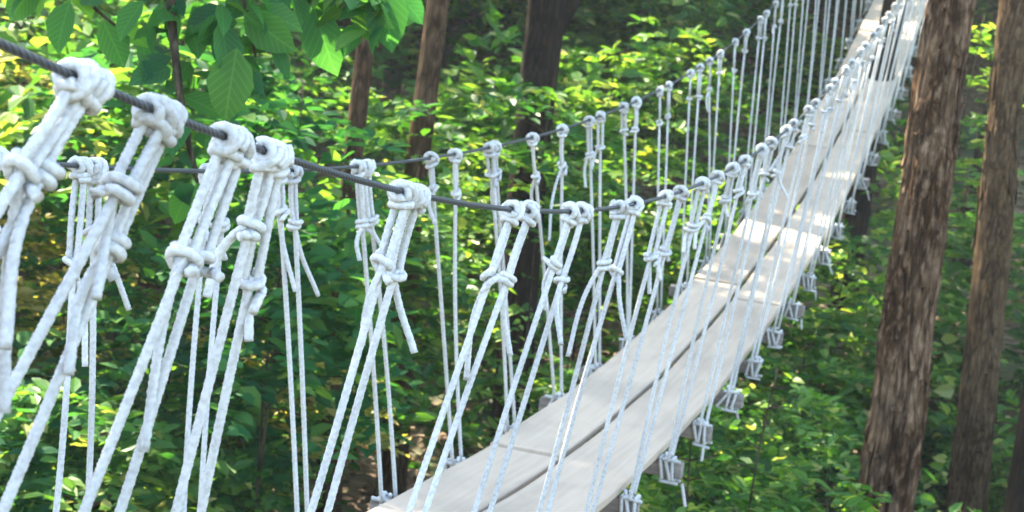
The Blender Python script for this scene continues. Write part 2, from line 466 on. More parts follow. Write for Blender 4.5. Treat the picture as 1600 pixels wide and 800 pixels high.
def seg_path(a, b, fine, bow=None):
    L = np.linalg.norm(b - a); n = max(3, int(L / (0.0065 if fine else 0.15)))
    s = np.linspace(0, 1, n)[:, None]; P = a + (b - a) * s
    if bow is not None: P = P + bow * np.sin(s * math.pi)
    return P


def coil(c, axis, turns, a, bq, pitch, u=None, ph=0.0, n=28):
    axis = unit(axis)
    u = unit(np.cross(axis, (0.3, 0.2, 1.0)) if u is None else u - axis * np.dot(u, axis)); v = np.cross(axis, u)
    th = np.linspace(0, 2 * math.pi * turns, int(n * turns))
    s = th / (2 * math.pi) - turns / 2
    return c + np.cos(th + ph)[:, None] * u * a + np.sin(th + ph)[:, None] * v * bq + s[:, None] * axis * pitch


def hanger(side, kb, k1, k2):
    yb = beams[kb + 10]; c, ey, ez = beam_frame(yb)
    fine = yb < 9.8; split = yb < 11.8
    Cb = cab(side, np.array([k1, k2])); T = unit(cab(side, np.array([k1 + .05])) - cab(side, np.array([k1 - .05])))[0]
    main = MB(); kids = []
    for q in (0, 1):
        top = Cb[q] - np.array([0, 0, 0.012])
        bot = c + ex * side * (0.350 + rng.uniform(-.012, .012)) + ez * (BH + 0.006) + ey * ((1 if q else -1) * (0.075 if yb < 3.5 else 0.046))
        d = unit(bot - top); o = unit(np.cross(d, unit(np.array([rng.normal() * .6 + 1, rng.normal() * .9, 0]))))
        o2 = np.cross(d, o)
        lk = float(rng.uniform(0.10, 0.20)); J = top + d * lk
        # doubled rope between the cable and the lower knot
        wd = rng.uniform(0.0085, 0.012)
        for s in (-1, 1):
            rope(main, seg_path(top + o * s * wd, J + o * s * 0.0095, fine, bow=o2 * rng.normal() * .003), fine)
        # single rope to the beam
        sway = o * rng.normal() * 0.006 + o2 * rng.normal() * 0.006
        rope(main, seg_path(J - d * .01, bot, fine, bow=sway), fine)
        # clove hitch around the cable
        kb_ = MB(); tt = rng.uniform(2.6, 3.4); rc = RR + 0.0058
        P = coil(Cb[q], T, tt, rc, rc, 2 * RR * 0.92, ph=rng.uniform(0, 6)); P = P + .0028 * np.stack([vnoise(P * 38, 1 + q), vnoise(P * 38, 5 + q), vnoise(P * 38, 9 + q)], -1); rope(kb_, P, fine, RR * 1.02, ref=T) if fine else tube(kb_, P[::4], RR, 6, T)
        P = coil(Cb[q] + np.array([0, 0, -.004]), unit(T + np.array([rng.normal() * .3, 0, rng.choice([-1, 1]) * 0.7])), 1.15, rc + RR * 1.1, rc + RR * 1.25, 0.012, ph=rng.uniform(0, 6))
        rope(kb_, P, fine, RR * 1.02, ref=T) if fine else tube(kb_, P[::4], RR, 6, T)
        # collar under the cable
        P = coil(top + d * rng.uniform(.008, .016), unit(d + o2 * rng.normal() * .3), 1.2, 0.019, 0.0145, 0.010, u=o, ph=rng.uniform(0, 6))
        rope(kb_, P, fine, RR, ref=d) if fine else tube(kb_, P[::4], RR, 6, d)
        kids.append(('cable_knot', kb_))
        # half hitch lower down
        lb = MB(); ax = unit(d + o2 * rng.normal() * .35 + o * rng.normal() * .2)
        P = coil(J, ax, rng.uniform(1.15, 1.8), 0.0185, 0.0135, rng.uniform(.012, .02), u=o, ph=rng.uniform(0, 6)); P = P + .003 * np.stack([vnoise(P * 38, 2), vnoise(P * 38, 6), vnoise(P * 38, 8)], -1); st = P[-1]
        rope(lb, P, fine, RR, ref=ax) if fine else tube(lb, P[::4], RR, 6, ax)
        if fine:
            e = st + unit(P[-1] - P[-4]) * rng.uniform(.012, .03) - np.array([0, 0, .01])
            rope(lb, seg_path(P[-2], e, True), True, RR)
        kids.append(('lower_knot', lb))
        # loose end
        if rng.random() < (0.9 if yb < 9 else 0.3):
            tl = MB(); ln = rng.uniform(0.06, 0.20) if rng.random() < .8 else rng.uniform(.2, .3)
            lat = (o * rng.choice([-1, 1]) + o2 * rng.normal() * .5) * rng.uniform(.10, .55)
            s = np.linspace(0, 1, 24)[:, None]
            P = J + o * .008 + d * ln * s * .7 + np.array([0, 0, -1.0]) * ln * .3 * s + lat * ln * s ** 0.8 + o2 * .012 * np.sin(s * 4)
            rope(tl, P if fine else P[::5], fine, RR * .95)
            kids.append(('rope_end', tl))
    # lashing around the beam end: two square turns joined above and below
    lp = MB()
    for xo in (0.322, 0.345, 0.372):
        hy, hz = 0.024 + RR + .001, BH + RR + .001
        cc = c + ex * side * (xo + rng.uniform(-.006, .006)); sk = rng.normal() * .010
        sq = [(-hy, -hz), (-hy * 1.05, 0), (-hy, hz), (0, hz * 1.02), (hy, hz), (hy * 1.05, 0), (hy, -hz), (0, -hz * 1.1)]
        P = np.array([cc + ey * a + ez * bb + ex * sk * bb / hz for a, bb in sq] + [cc + ey * sq[0][0] + ez * sq[0][1]])
        Pf = np.concatenate([P[i] + (P[i + 1] - P[i]) * np.linspace(0, 1, 6)[:, None][:-1] for i in range(8)] + [P[:1]])
        if fine: rope(lp, Pf, True, RR, ref=ex)
        else: tube(lp, Pf[::2], RR, 6, ex)
    for zz, yy in ((-1, -1), (1, -1), (-1, 1)):
        a = c + ex * side * .318 + ez * zz * (BH + RR) * (1.02 if zz > 0 else 1.2) + ey * yy * (.024 + RR * 1.2); bq = a + ex * side * .08 + ez * rng.normal() * .006
        rope(lp, seg_path(a, bq, fine), fine)
    P = coil(c + ex * side * rng.uniform(.33, .37) + ez * (BH + RR * 2), unit(ex + ey * rng.normal() * .5), 1.6, .013, .012, .02, n=20, ph=rng.uniform(0, 6)); rope(lp, P if fine else P[::4], fine, RR, ref=ex)
    if rng.random() < .6:
        e = c + ex * side * rng.uniform(.36, .41) - ez * (BH + .02) + ey * rng.normal() * .02; rope(lp, seg_path(e, e + np.array([side * rng.uniform(0, .04), rng.normal() * .03, -rng.uniform(.03, .09)]), fine), fine)
    kids.append(('beam_lashing', lp))
    if split:
        ho = main.build('rope_hanger', M['rope'], bridge)
        for n, k in kids: k.build(n, M['rope'], ho)
    else:
        for n, k in kids:
            off = main.n; main.f += [(f + off, q) for f, q in k.f]; main.v += k.v; main.n += k.n
        main.build('rope_hanger', M['rope'], bridge)


for k in range(-10, 26):
    y = beams[k + 10]
    a = KA.get(k); bq = KB.get(k)
    if a is None: a = (y - 0.10 - rng.uniform(0, .06), y + 0.14 + rng.uniform(0, .06))
    if bq is None: bq = (y - 0.16 - rng.uniform(0, .06), y + 0.10 + rng.uniform(0, .06))
    if max(a[1], bq[1]) > 24.9: continue
    hanger(1, k, *a); hanger(-1, k, *bq)

for yy in (-1.2, 25.0):
    for xx in (XA, XB):
        zg = float(ground(xx, yy)) - 0.3; zt = float(cab(1 if xx > 0 else -1, yy)[2]) + 0.12
        mb = MB(); s = np.linspace(0, 1, 8)
        tube(mb, np.stack([np.full(8, xx), np.full(8, yy + (-.08 if yy < 0 else .08)), zg + (zt - zg) * s], -1), 0.075, 14, ref=(1, 0, 0))
        mb.build('end_post', M['beam'], bridge)

# ------------------------------------------------------------------ leaves
def leaves(mb, pos, axis, nrm, length, width, fold=0.18, mi=0, big=False):
    n = len(pos); axis = unit(axis); nrm = unit(nrm - axis * (axis * nrm).sum(1, keepdims=True)); side = np.cross(axis, nrm)
    length = np.broadcast_to(length, (n,))[:, None]; width = np.broadcast_to(width, (n,))[:, None]
    if big:
        st = [(0, 0, 0), (.22, .38, .10), (.5, .5, .15), (.78, .32, .03), (1, 0, -.22), (.78, -.32, .05), (.5, -.5, .17), (.22, -.38, .10), (.22, 0, 0.0), (.5, 0, -.0), (.78, 0, -.05)]
        F_ = [[0, 1, 8], [8, 7, 0]]; Q_ = [[1, 2, 9, 8], [2, 3, 10, 9], [8, 9, 6, 7], [9, 10, 5, 6]]; T2 = [[3, 4, 10], [4, 5, 10]]
        F_ += T2
    else:
        st = [(0, 0, 0), (.28, .5, fold), (.68, .38, fold * .8), (1, 0, -.08), (.68, -.38, fold * .8), (.28, -.5, fold)]
        Q_ = [[0, 1, 2, 3], [0, 3, 4, 5]]; F_ = []
    V = np.stack([pos + axis * length * a + side * width * b + nrm * width * c for a, b, c in st], 1)
    k = len(st); base = np.arange(n)[:, None, None] * k
    fs = [(np.array(Q_)[None] + base).reshape(-1, 4)]
    if F_: fs.append((np.array(F_)[None] + base).reshape(-1, 3))
    mb.add(V.reshape(-1, 3), fs, mi)


def sprays(mb, org, dirs, npl, tl, ll, mi=0, flat=0.65, asp=0.55, big=False, rs=None):
    """leafy twigs: npl leaves alternating along each twig"""
    r = rs or rng; n = len(org); dirs = unit(dirs)
    s = (np.arange(npl) + .5) / npl
    tl = np.broadcast_to(tl, (n,)); ll = np.broadcast_to(ll, (n,))
    up = np.array([0, 0, 1.0]); lat = unit(np.cross(dirs, up) + r.normal(size=(n, 3)) * .15)
    droop = -0.25 * tl[:, None] * s[None, :] ** 2
    P = org[:, None, :] + dirs[:, None, :] * (tl[:, None] * s)[..., None]; P[..., 2] += droop
    sg = np.where(np.arange(npl) % 2, 1, -1)[None, :, None]
    A = dirs[:, None, :] * .55 + lat[:, None, :] * sg * .9 + r.normal(size=(n, npl, 3)) * .28
    N = up * flat + r.normal(size=(n, npl, 3)) * (1 - flat) * .9 + dirs[:, None, :] * .2
    L = ll[:, None] * r.uniform(.6, 1.2, (n, npl))
    leaves(mb, P.reshape(-1, 3), A.reshape(-1, 3), N.reshape(-1, 3), L.ravel(), (L * asp * r.uniform(.8, 1.15, L.shape)).ravel(), mi=mi, big=big)


def shell(c, rx, ry, rz, n, inner=.55, r=None):
    r = r or rng; d = unit(r.normal(size=(n, 3))); q = r.uniform(inner ** 2, 1, n) ** .5
    return c + d * q[:, None] * np.array([rx, ry, rz]), d


def near_bridge(P, top=2.2, half=0.95, below=0.75):
    return (np.abs(P[:, 0]) < half) & (P[:, 1] > -2) & (P[:, 1] < 25.5) & (P[:, 2] > zdeck(P[:, 1]) - below) & (P[:, 2] < zdeck(P[:, 1]) + top)


# --- the forest understory: one leafy mass over the valley sides
mb = MB()
fwd = math.atan2(CF[0], CF[1])
CLEAR = [(at(510, 720, 9.3), .6), (at(600, 720, 10.2), .6), (at(1512, 700, 12.5), .75), (at(1520, 700, 9.3), .5), (at(1508, 760, 11.6), .8), (at(1506, 760, 10.2), .6), (at(795, 600, 12.9), .9), (at(810, 600, 11.3), .7), (at(603, 700, 15.8), .9), (at(606, 700, 14), .6), (at(510, 700, 13.8), .9), (at(235, 420, 16.6), .8), (at(470, 560, 14.5), .8), (at(603, 720, 11.4), .8), (at(510, 720, 10.4), .75), (at(860, 60, 12.4), .9)]
def understory(nc, d0, d1, h0, h1, r0, r1, ns, npl, tl, ll, az=0.52, keep=1.0):
    for _ in range(nc):
        a = fwd + rng.uniform(-az, az); d = math.sqrt(rng.uniform(d0 * d0, d1 * d1))
        x, y = CAM[0] + d * math.sin(a), d * math.cos(a)
        if any(math.hypot(x - q_[0], y - q_[1]) < r_c for q_, r_c in CLEAR): continue
        rr = rng.uniform(r0, r1); z = float(ground(x, y)) + rng.uniform(h0, h1)
        if abs(x) < 1.9 + rr and y < 25 and z + rr * .7 > zdeck(y) - .5 and z - rr < zdeck(y) + 2.5:
            continue
        O, D = shell(np.array([x, y, z]), rr, rr, rr * rng.uniform(.45, .75), ns, .35)
        D = D * np.array([1, 1, .35]); D[:, 2] += .1
        ok = ~near_bridge(O) & (np.linalg.norm(O - CAM, axis=1) > d0 * .9)
        sprays(mb, O[ok], D[ok] + rng.normal(size=(ok.sum(), 3)) * .35, npl, tl * rng.uniform(.7, 1.3), ll * rng.uniform(.7, 1.35))
understory(125, 9, 15, 0.0, 1.0, .35, .8, 40, 10, .36, .115)
understory(80, 11, 16, 0.8, 4.0, .4, .9, 40, 9, .42, .15)
understory(260, 15, 27, 0.1, 6.0, .5, 1.3, 50, 10, .50, .16)
understory(150, 22, 34, 2.0, 8.0, .9, 1.8, 70, 10, .6, .19, az=.34)
understory(430, 25, 46, 0.2, 10.5, .9, 2.2, 76, 10, .66, .21)
tag(mb.build('understory_foliage', M['leaf_under'], smooth=False), 'dense green understory leaves covering the valley sides behind the bridge', 'undergrowth', kind='stuff')

mb = MB(); n = 26000
a = fwd + rng.uniform(-.55, .55, n); d = np.sqrt(rng.uniform(36, 32 ** 2, n))
P = np.stack([CAM[0] + d * np.sin(a), d * np.cos(a)], -1); P = np.column_stack([P, ground(P[:, 0], P[:, 1]) + rng.uniform(.01, .05, n)])
leaves(mb, P, rng.normal(size=(n, 3)) * np.array([1, 1, .3]), np.array([0, 0, 1.0]) + rng.normal(size=(n, 3)) * .35, rng.uniform(.07, .16, n), rng.uniform(.04, .09, n))
tag(mb.build('fallen_leaves', M['litter_leaf'], smooth=False), 'brown fallen leaves scattered over the forest floor', 'leaf litter', kind='stuff')


# ------------------------------------------------------------------ trees
def bark_tube(mb, path, r, seg, rough, vs=1.0, seed=0):
    P = np.asarray(path, float); n = len(P); T = unit(np.gradient(P, axis=0)); ref = np.array([1.0, 0.1, 0])
    N = unit(np.cross(T, ref)); B = np.cross(T, N)
    th = np.linspace(0, 2 * np.pi, seg, endpoint=False)
    s = np.concatenate([[0], np.cumsum(np.linalg.norm(np.diff(P, axis=0), axis=1))])
    c = np.stack(np.broadcast_arrays(np.cos(th)[None, :] * 4.8 + seed, np.sin(th)[None, :] * 4.8, (s * 1.1 * vs)[:, None]), -1)
    rid = 1 - np.abs(vnoise(c * 1.0, seed)) * 2
    rid2 = 1 - np.abs(vnoise(c * np.array([2.6, 2.6, 2.0]), seed + 1)) * 2
    lump = vnoise(c * .35, seed + 2)
    rr = np.asarray(r)[:, None] * (1 + rough * (rid * .6 + rid2 * .35 + .5 * vnoise(c * np.array([6.0, 6.0, 5.0]), seed + 5) * rough * 2.2) + .06 * lump)
    V = P[:, None] + (rr * np.cos(th))[..., None] * N[:, None] + (rr * np.sin(th))[..., None] * B[:, None]
    i = np.arange(n - 1)[:, None] * seg; j = np.arange(seg)[None, :]; k = (j + 1) % seg
    Q = np.stack([i + j, i + k, i + seg + k, i + seg + j], -1).reshape(-1, 4)
    mb.add(V.reshape(-1, 3), [Q, np.arange(seg)[None, ::-1], (np.arange(seg) + (n - 1) * seg)[None]])


SUNSPOTS = [(10.58, 10.64), (18.9, 21.0)]  # walkway stretches where the canopy is cut open to let sun in
SUNLIT = [(at(540, 570, 10.6), .55), (at(330, 480, 11.5), .6), (at(110, 330, 12.2), .9), (at(900, 120, 22), 1.6), (at(1100, 150, 20), 1.4), (at(1550, 200, 13), .35), (at(650, 60, 25), 1.6), (at(330, 620, 9.8), .6), (at(180, 380, 10.0), .5), (at(430, 700, 11), .5), (at(60, 500, 9.5), .7), (at(250, 540, 10.5), .7), (at(380, 350, 10.5), .6), (at(100, 300, 11), .7), (at(500, 430, 10), .5), (at(800, 10, 28), 2.6), (at(1000, 20, 28), 2.6), (at(1160, 60, 26), 2.0), (at(700, 200, 20), 1.2), (at(560, 250, 18), 1.0),
          (at(40, 150, 12.2), 1.6), (at(1460, 150, 9.5), .35), (at(330, 480, 11.5), .5), (at(480, 560, 15), .6), (at(330, 470, 14), .5), (at(990, 110, 17), 1.1), (at(1425, 200, 12), .6), (at(690, 90, 21), .9),
          (at(120, 480, 12), .6), (at(1310, 730, 8.7), .4), (at(200, 650, 10), .5), (at(450, 660, 11), .5), (at(450, 60, 5.7), .3), (at(800, 300, 16), .7), (at(300, 620, 11), .6), (at(1090, 80, 18), .9), (at(480, 150, 9.5), .4), (at(1550, 80, 14.5), .5), (at(560, 10, 5.75), .45), (at(1275, 560, 12), .7), (at(200, 120, 14), 1.0), (at(560, 620, 14), .5), (at(1230, 330, 16), .8)]
def lets_sun_through(P):
    """gaps cut into the unseen canopy: clumps that would shade the chosen sunlit patches are left out"""
    z0 = zdeck(np.clip(P[:, 1], 0, 24)); t_ = (P[:, 2] - z0) / S[2]; X0 = P[:, 0] - S[0] * t_; Y0 = P[:, 1] - S[1] * t_
    t_ = (P[:, 2] - zdeck(np.clip(Y0, 0, 24))) / S[2]; X0 = P[:, 0] - S[0] * t_; Y0 = P[:, 1] - S[1] * t_
    o = np.zeros(len(P), bool)
    for a_, b_ in SUNSPOTS: o |= (np.abs(X0) < .8) & (Y0 > a_ - .25) & (Y0 < b_ + .25)
    for c_, r_c in SUNLIT:
        v = P - c_; k = v @ S
        o |= (np.linalg.norm(v - k[:, None] * S, axis=1) < r_c) & (k > 1.2)
    return o


def limb_path(a, d, L, sag, n=14):
    s = np.linspace(0, 1, n)[:, None]; d = unit(d)
    side = unit(np.cross(d, (0.1, 0.2, 1.0)))
    return a + d * L * s + np.array([0, 0, 1.0]) * sag * s ** 2 + side * np.sin(s * rng.uniform(2, 5) + rng.uniform(0, 3)) * .07 * L * s


def tree(name, label, p0, p1, r0, r1, H, bark, rough, crown, npts=170, plates=0, leafmat='leaf_crown', cl=None, limbs=(), vs=1.0, seg=40, seed=1, bend=.05, group=None, shade=None):
    """a trunk through two measured points p0 (upper) and p1 (lower), carried down into the ground and up to height H"""
    p0 = np.array(p0); p1 = np.array(p1); d = unit(p0 - p1); Lm = np.linalg.norm(p0 - p1)
    gz = float(ground(p1[0], p1[1])) - .25
    tb = (gz - p1[2]) / d[2]; tt = (H - p1[2]) / d[2]
    t_ = np.linspace(tb, tt, npts)
    P = p1 + d * t_[:, None]
    P[:, 0] += bend * vnoise(np.stack([t_ * .45, 0 * t_ + seed, 0 * t_], -1), seed) ; P[:, 1] += bend * vnoise(np.stack([t_ * .45, 0 * t_, 0 * t_ + seed], -1), seed + 7)
    u = (t_ - 0) / Lm
    r = np.clip(r1 + (r0 - r1) * u, None, r1 * 1.6); r = np.maximum(r, .05)
    r = np.where(u > 1, r0 * np.clip(1 - (t_ - Lm) / (tt - Lm + .01) * .7, .2, 1), r)
    r = r + r1 * .5 * np.exp(-(t_ - tb) / .25)
    base = empty(name, (P[0, 0], P[0, 1], gz + .25))
    tag(base, label, 'tree', group)
    mb = MB(); bark_tube(mb, P, r, seg, rough, vs, seed)
    for q in range(plates):
        k = int(rng.integers(5, npts * .62)); ln = int(rng.integers(max(3, npts // 90), max(5, npts // 26))); k2 = min(k + ln, npts - 1); n_ = 7
        kk = np.linspace(k, k2, n_).astype(int); a0 = rng.uniform(0, 6.283); wd = rng.uniform(.10, .26); u_ = np.linspace(0, 1, n_)
        lift = rng.uniform(.05, .30); up_ = rng.random() < .35
        prof_ = 1.03 + lift * ((u_ ** 2) * (1 if up_ else .3) + ((1 - u_) ** 2))
        Vp = []
        for f_, th_ in ((0, 0.0), (1, .055)):
            for j_ in (-1, 0, 1):
                an = a0 + j_ * wd * (.65 + .35 * np.sin(u_ * 3.1)) + .12 * vnoise(np.stack([u_ * 3 + q, u_ * 0 + j_, u_ * 0], -1), 4)
                R_ = r[kk] * (prof_ + th_ * (1 if j_ == 0 else .4) + .05 * vnoise(np.stack([u_ * 5 + q, u_ * 0 + j_, u_ * 0 + f_], -1), 6))
                Vp.append(P[kk] + np.stack([np.sin(an) * R_, np.cos(an) * R_, 0 * R_], -1))
        Vp = np.concatenate(Vp); Qp = []
        for j_ in range(2):
            for i_ in range(n_ - 1):
                o_ = j_ * n_ + i_; Qp.append([o_, o_ + 1, o_ + n_ + 1, o_ + n_]); o_ += 3 * n_; Qp.append([o_, o_ + n_, o_ + n_ + 1, o_ + 1])
        for j_ in (0, 2):
            for i_ in range(n_ - 1):
                o_ = j_ * n_ + i_; Qp.append([o_, o_ + 3 * n_, o_ + 3 * n_ + 1, o_ + 1])
        for i_ in (0, n_ - 1):
            for j_ in range(2):
                o_ = j_ * n_ + i_; Qp.append([o_, o_ + n_, o_ + 4 * n_, o_ + 3 * n_])
        mb.add(Vp, np.array(Qp))
    mb.build('trunk', M[bark], base)
    tips = []
    for (z, az, el, L, rl) in limbs:
        k = np.abs(P[:, 2] - z).argmin(); dd = np.array([math.sin(az) * math.cos(el), math.cos(az) * math.cos(el), math.sin(el)])
        Q = limb_path(P[k], dd, L, L * .12); mb = MB(); bark_tube(mb, Q, np.linspace(rl, rl * .25, len(Q)), 14, rough * .7, vs, seed + 3)
        mb.build('limb', M[bark], base); tips.append(Q[-1])
    if crown:
        cz, cr, nl, ll = crown
        mb = MB(); top = P[-1]
        C0 = np.array([P[np.abs(P[:, 2] - cz).argmin(), 0], P[np.abs(P[:, 2] - cz).argmin(), 1], cz]) if cl is None else np.array(cl, float)
        nc = 20
        over = []
        if shade:  # extra leaf clumps set along the sun line to shade the walkway
            for yy in np.arange(shade[0], shade[1], .42):
                for rep in range(2):
                    over.append(np.array([rng.uniform(-.7, .7), yy + rng.uniform(-.2, .2), float(zdeck(yy))]) + S * rng.uniform(9.0, 13.5))
        for q in range(nc + len(over)):
            cc = over[q - nc] if q >= nc else C0 + unit(rng.normal(size=3)) * np.array([cr, cr, cr * .6]) * rng.uniform(.3, 1) ** .6
            O, D = shell(cc, cr * .33, cr * .33, cr * .2, int(nl * .32) // nc, .3) if q < nc else shell(cc, .8, .8, .4, 34, .1)
            ok = ~near_bridge(O, 4.0) & ~lets_sun_through(O)
            D = D * np.array([1, 1, .3])
            sprays(mb, O[ok], D[ok] + rng.normal(size=(ok.sum(), 3)) * .3, 9, .5, ll)
            if q < 9 or q >= nc and q % 4 == 0:
                k = np.abs(P[:, 2] - min(cc[2] - .6, H - .3)).argmin(); lm = MB()
                s = np.linspace(0, 1, 10)[:, None]; Q = P[k] * (1 - s) + cc * s + np.array([0, 0, .25]) * np.sin(s * 3.1)
                bark_tube(lm, Q, np.linspace(max(r[k] * .45, .03), .015, 10), 9, rough * .6, vs, seed + q)
                lm.build('limb', M[bark], base)
        mb.build('crown', M[leafmat], base, smooth=False)
    return base


tree('tree', 'large tree with shaggy grey and brown bark beside the right edge of the bridge', at(1494, 0, 9.5), at(1388, 750, 9.5), .103, .129, 11, 'bark_shaggy', .34, (8.6, 3.2, 620, .17), vs=1.3, seg=170, seed=21, bend=.035, npts=620, plates=620,
     cl=(2.6, 9.4, 9.4))
tree('tree', 'slimmer straight tree with grey brown bark just right of the shaggy tree', at(1577, 0, 13), at(1506, 800, 13), .108, .138, 12, 'bark_grey', .12, (9.6, 3.2, 560, .17), vs=1.1, npts=420, plates=240, seg=96, seed=33, cl=(3.2, 13.6, 10.2))
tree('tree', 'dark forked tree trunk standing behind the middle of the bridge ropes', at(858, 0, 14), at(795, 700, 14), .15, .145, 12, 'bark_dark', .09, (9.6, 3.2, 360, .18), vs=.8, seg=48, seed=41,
     limbs=[(float(at(855, 75, 14)[2]), rad(40), rad(62), 2.6, .10)])
tree('tree', 'thin brown tree trunk below the hand cables, left of the dark forked tree', at(685, 0, 12.5), at(603, 790, 12.5), .080, .10, 12, 'bark_brown', .08, (9.5, 3.2, 520, .19), vs=.8, seed=52)
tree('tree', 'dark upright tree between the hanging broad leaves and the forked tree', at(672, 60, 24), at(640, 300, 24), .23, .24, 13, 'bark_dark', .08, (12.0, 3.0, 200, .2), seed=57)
tree('tree', 'slender brown tree trunk rising from the ground in the lower left middle', at(545, 400, 11.5), at(506, 800, 11.5), .066, .085, 10, 'bark_brown', .08, (8.4, 2.8, 480, .18), seed=61)
tree('tree', 'dim brown tree trunk far behind the nearest rope hangers', at(255, 240, 18), at(222, 500, 18), .11, .12, 12, 'bark_brown', .08, (9.5, 3.4, 520, .2), seed=67)
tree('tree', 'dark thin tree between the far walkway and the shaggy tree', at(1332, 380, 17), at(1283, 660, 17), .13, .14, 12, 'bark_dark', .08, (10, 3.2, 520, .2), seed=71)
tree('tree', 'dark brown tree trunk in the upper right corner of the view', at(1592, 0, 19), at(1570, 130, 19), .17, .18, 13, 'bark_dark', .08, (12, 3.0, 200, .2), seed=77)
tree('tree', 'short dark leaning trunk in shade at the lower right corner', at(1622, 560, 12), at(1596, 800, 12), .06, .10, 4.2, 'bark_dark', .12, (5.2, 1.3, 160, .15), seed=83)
tree('tree', 'distant grey tree trunk seen high between the far hangers', at(1085, 60, 27), at(1065, 250, 27), .14, .15, 13, 'bark_grey', .07, (12.5, 3.0, 160, .21), seed=85)
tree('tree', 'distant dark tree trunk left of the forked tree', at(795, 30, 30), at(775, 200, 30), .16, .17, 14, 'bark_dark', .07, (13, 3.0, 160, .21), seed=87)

# unseen trees added left of the view to shade the walkway
for q, (x, y, cz, cr) in enumerate([(-6.5, 1.5, 9.0, 3.8), (-8.2, 6.6, 9.6, 4.0), (-7.6, 10.6, 9.0, 3.4)]):
    g0 = float(ground(x, y))
    tree('tree', 'tall unseen tree added for shade on the slope left of the bridge, %s' % ('nearest the viewpoint', 'second from the viewpoint', 'farthest from the viewpoint')[q],
         (x + .1, y, g0 + 6), (x, y, g0 + 1), .16, .2, 11.5, 'bark_brown', .08, (cz, cr, 900, .17), seed=90 + q, shade=((1.0, 6.5), (6.5, 10.5), (10.5, 18.2))[q])

# ------------------------------------------------------------------ broad-leaved tree whose low branch hangs into the view
bt = empty('broad_leaved_tree', (-3.4, 5.2, float(ground(-3.4, 5.2))))
tag(bt, 'broad leaved tree whose low branch droops large dark green leaves above the hand cables', 'tree')
mb = MB(); g0 = float(ground(-3.4, 5.2)); s = np.linspace(0, 1, 40)[:, None]
tr_p = np.array([-3.4, 5.2, g0 - .2]) * (1 - s) + np.array([-3.1, 5.5, 5.2]) * s
bark_tube(mb, tr_p, np.linspace(.11, .05, 40), 24, .07, 1, 5); mb.build('trunk', M['bark_grey'], bt)
lv = MB()
def twig(pts, r0, r1, name='limb'):
    pts = np.array(pts, float); k = len(pts); u = np.linspace(0, k - 1, 30); xk = np.arange(k, dtype=float)
    P = np.stack([hermite(xk, pts[:, i], u) for i in range(3)], -1)
    mb = MB(); bark_tube(mb, P, np.linspace(r0, r1, 30), 9, .05, 1, 8); mb.build(name, M['stem'], bt)
    return P
twigs = [
    twig([tr_p[24], at(150, -170, 5.6), at(300, -120, 5.7), at(470, -60, 5.8), at(610, -40, 5.9)], .035, .006),
    twig([at(225, -140, 5.65), at(262, -20, 5.6), at(272, 70, 5.55), at(288, 190, 5.5), at(310, 285, 5.5)], .020, .008),
    twig([at(330, -110, 5.7), at(380, 0, 5.6), at(400, 90, 5.6)], .010, .004),
    twig([at(480, -58, 5.8), at(540, 0, 5.75), at(600, 20, 5.7)], .010, .004),
    twig([tr_p[22], at(-80, -150, 5.9), at(60, -60, 6.0), at(180, 40, 6.1)], .025, .005),
]
r_ = np.random.default_rng(3)
def big_leaf(px, py, t, ax, L, wd=.62, nrm=None):
    """ax: (right, up, away) in camera-aligned directions; nrm likewise"""
    A = ax[0] * CR + ax[1] * CU + ax[2] * CF; nn = nrm or (r_.normal() * .35, .55, -.75)
    leaves(lv, at(px, py, t)[None], A[None], (nn[0] * CR + nn[1] * CU + nn[2] * CF)[None], L, L * wd, big=True)
for a in [(345, 30, 5.5, (.15, -1, 0), .20), (380, 20, 5.55, (.8, -.6, .1), .21), (370, 75, 5.5, (-.15, -1, -.1), .25), (395, 15, 5.6, (.9, -.3, .2), .18), (350, 10, 5.6, (-.8, -.5, .2), .18),
          (600, -30, 5.7, (.1, -1, 0), .24), (560, -30, 5.75, (.15, -1, .1), .2), (530, -45, 5.8, (-.3, -1, 0), .2), (490, 10, 5.8, (.3, -1, .1), .25), (455, -20, 5.8, (.3, -1, .2), .18),
          (430, -40, 5.7, (.1, -1, -.2), .17), (610, -20, 5.8, (.7, -.7, .2), .17), (225, 0, 5.8, (-.6, -.8, .1), .17), (300, 10, 5.8, (.5, -.9, .2), .16), (290, 200, 5.6, (-.7, -.7, .1), .14), (308, 280, 5.5, (.5, -.8, 0), .15),
          (300, 290, 5.6, (-.5, -.9, .2), .15), (270, 90, 5.6, (-.9, -.4, .1), .16), (285, 150, 5.55, (.9, -.4, .2), .16), (110, 0, 6.0, (-.3, -.9, .1), .2), (160, 30, 6.1, (.4, -.9, .1), .19), (60, -30, 6.0, (-.6, -.7, .2), .19)]:
    big_leaf(*a)
for P in twigs:
    n = 34; k = r_.integers(4, 30, n); O = P[k] + r_.normal(size=(34, 3)) * .05
    A = r_.normal(size=(n, 3)) * np.array([1, 1, .4]) + np.array([0, 0, -.55])
    leaves(lv, O, A, np.array([0, 0, 1.0]) + r_.normal(size=(n, 3)) * .5, r_.uniform(.08, .19, n), r_.uniform(.05, .11, n), big=True)
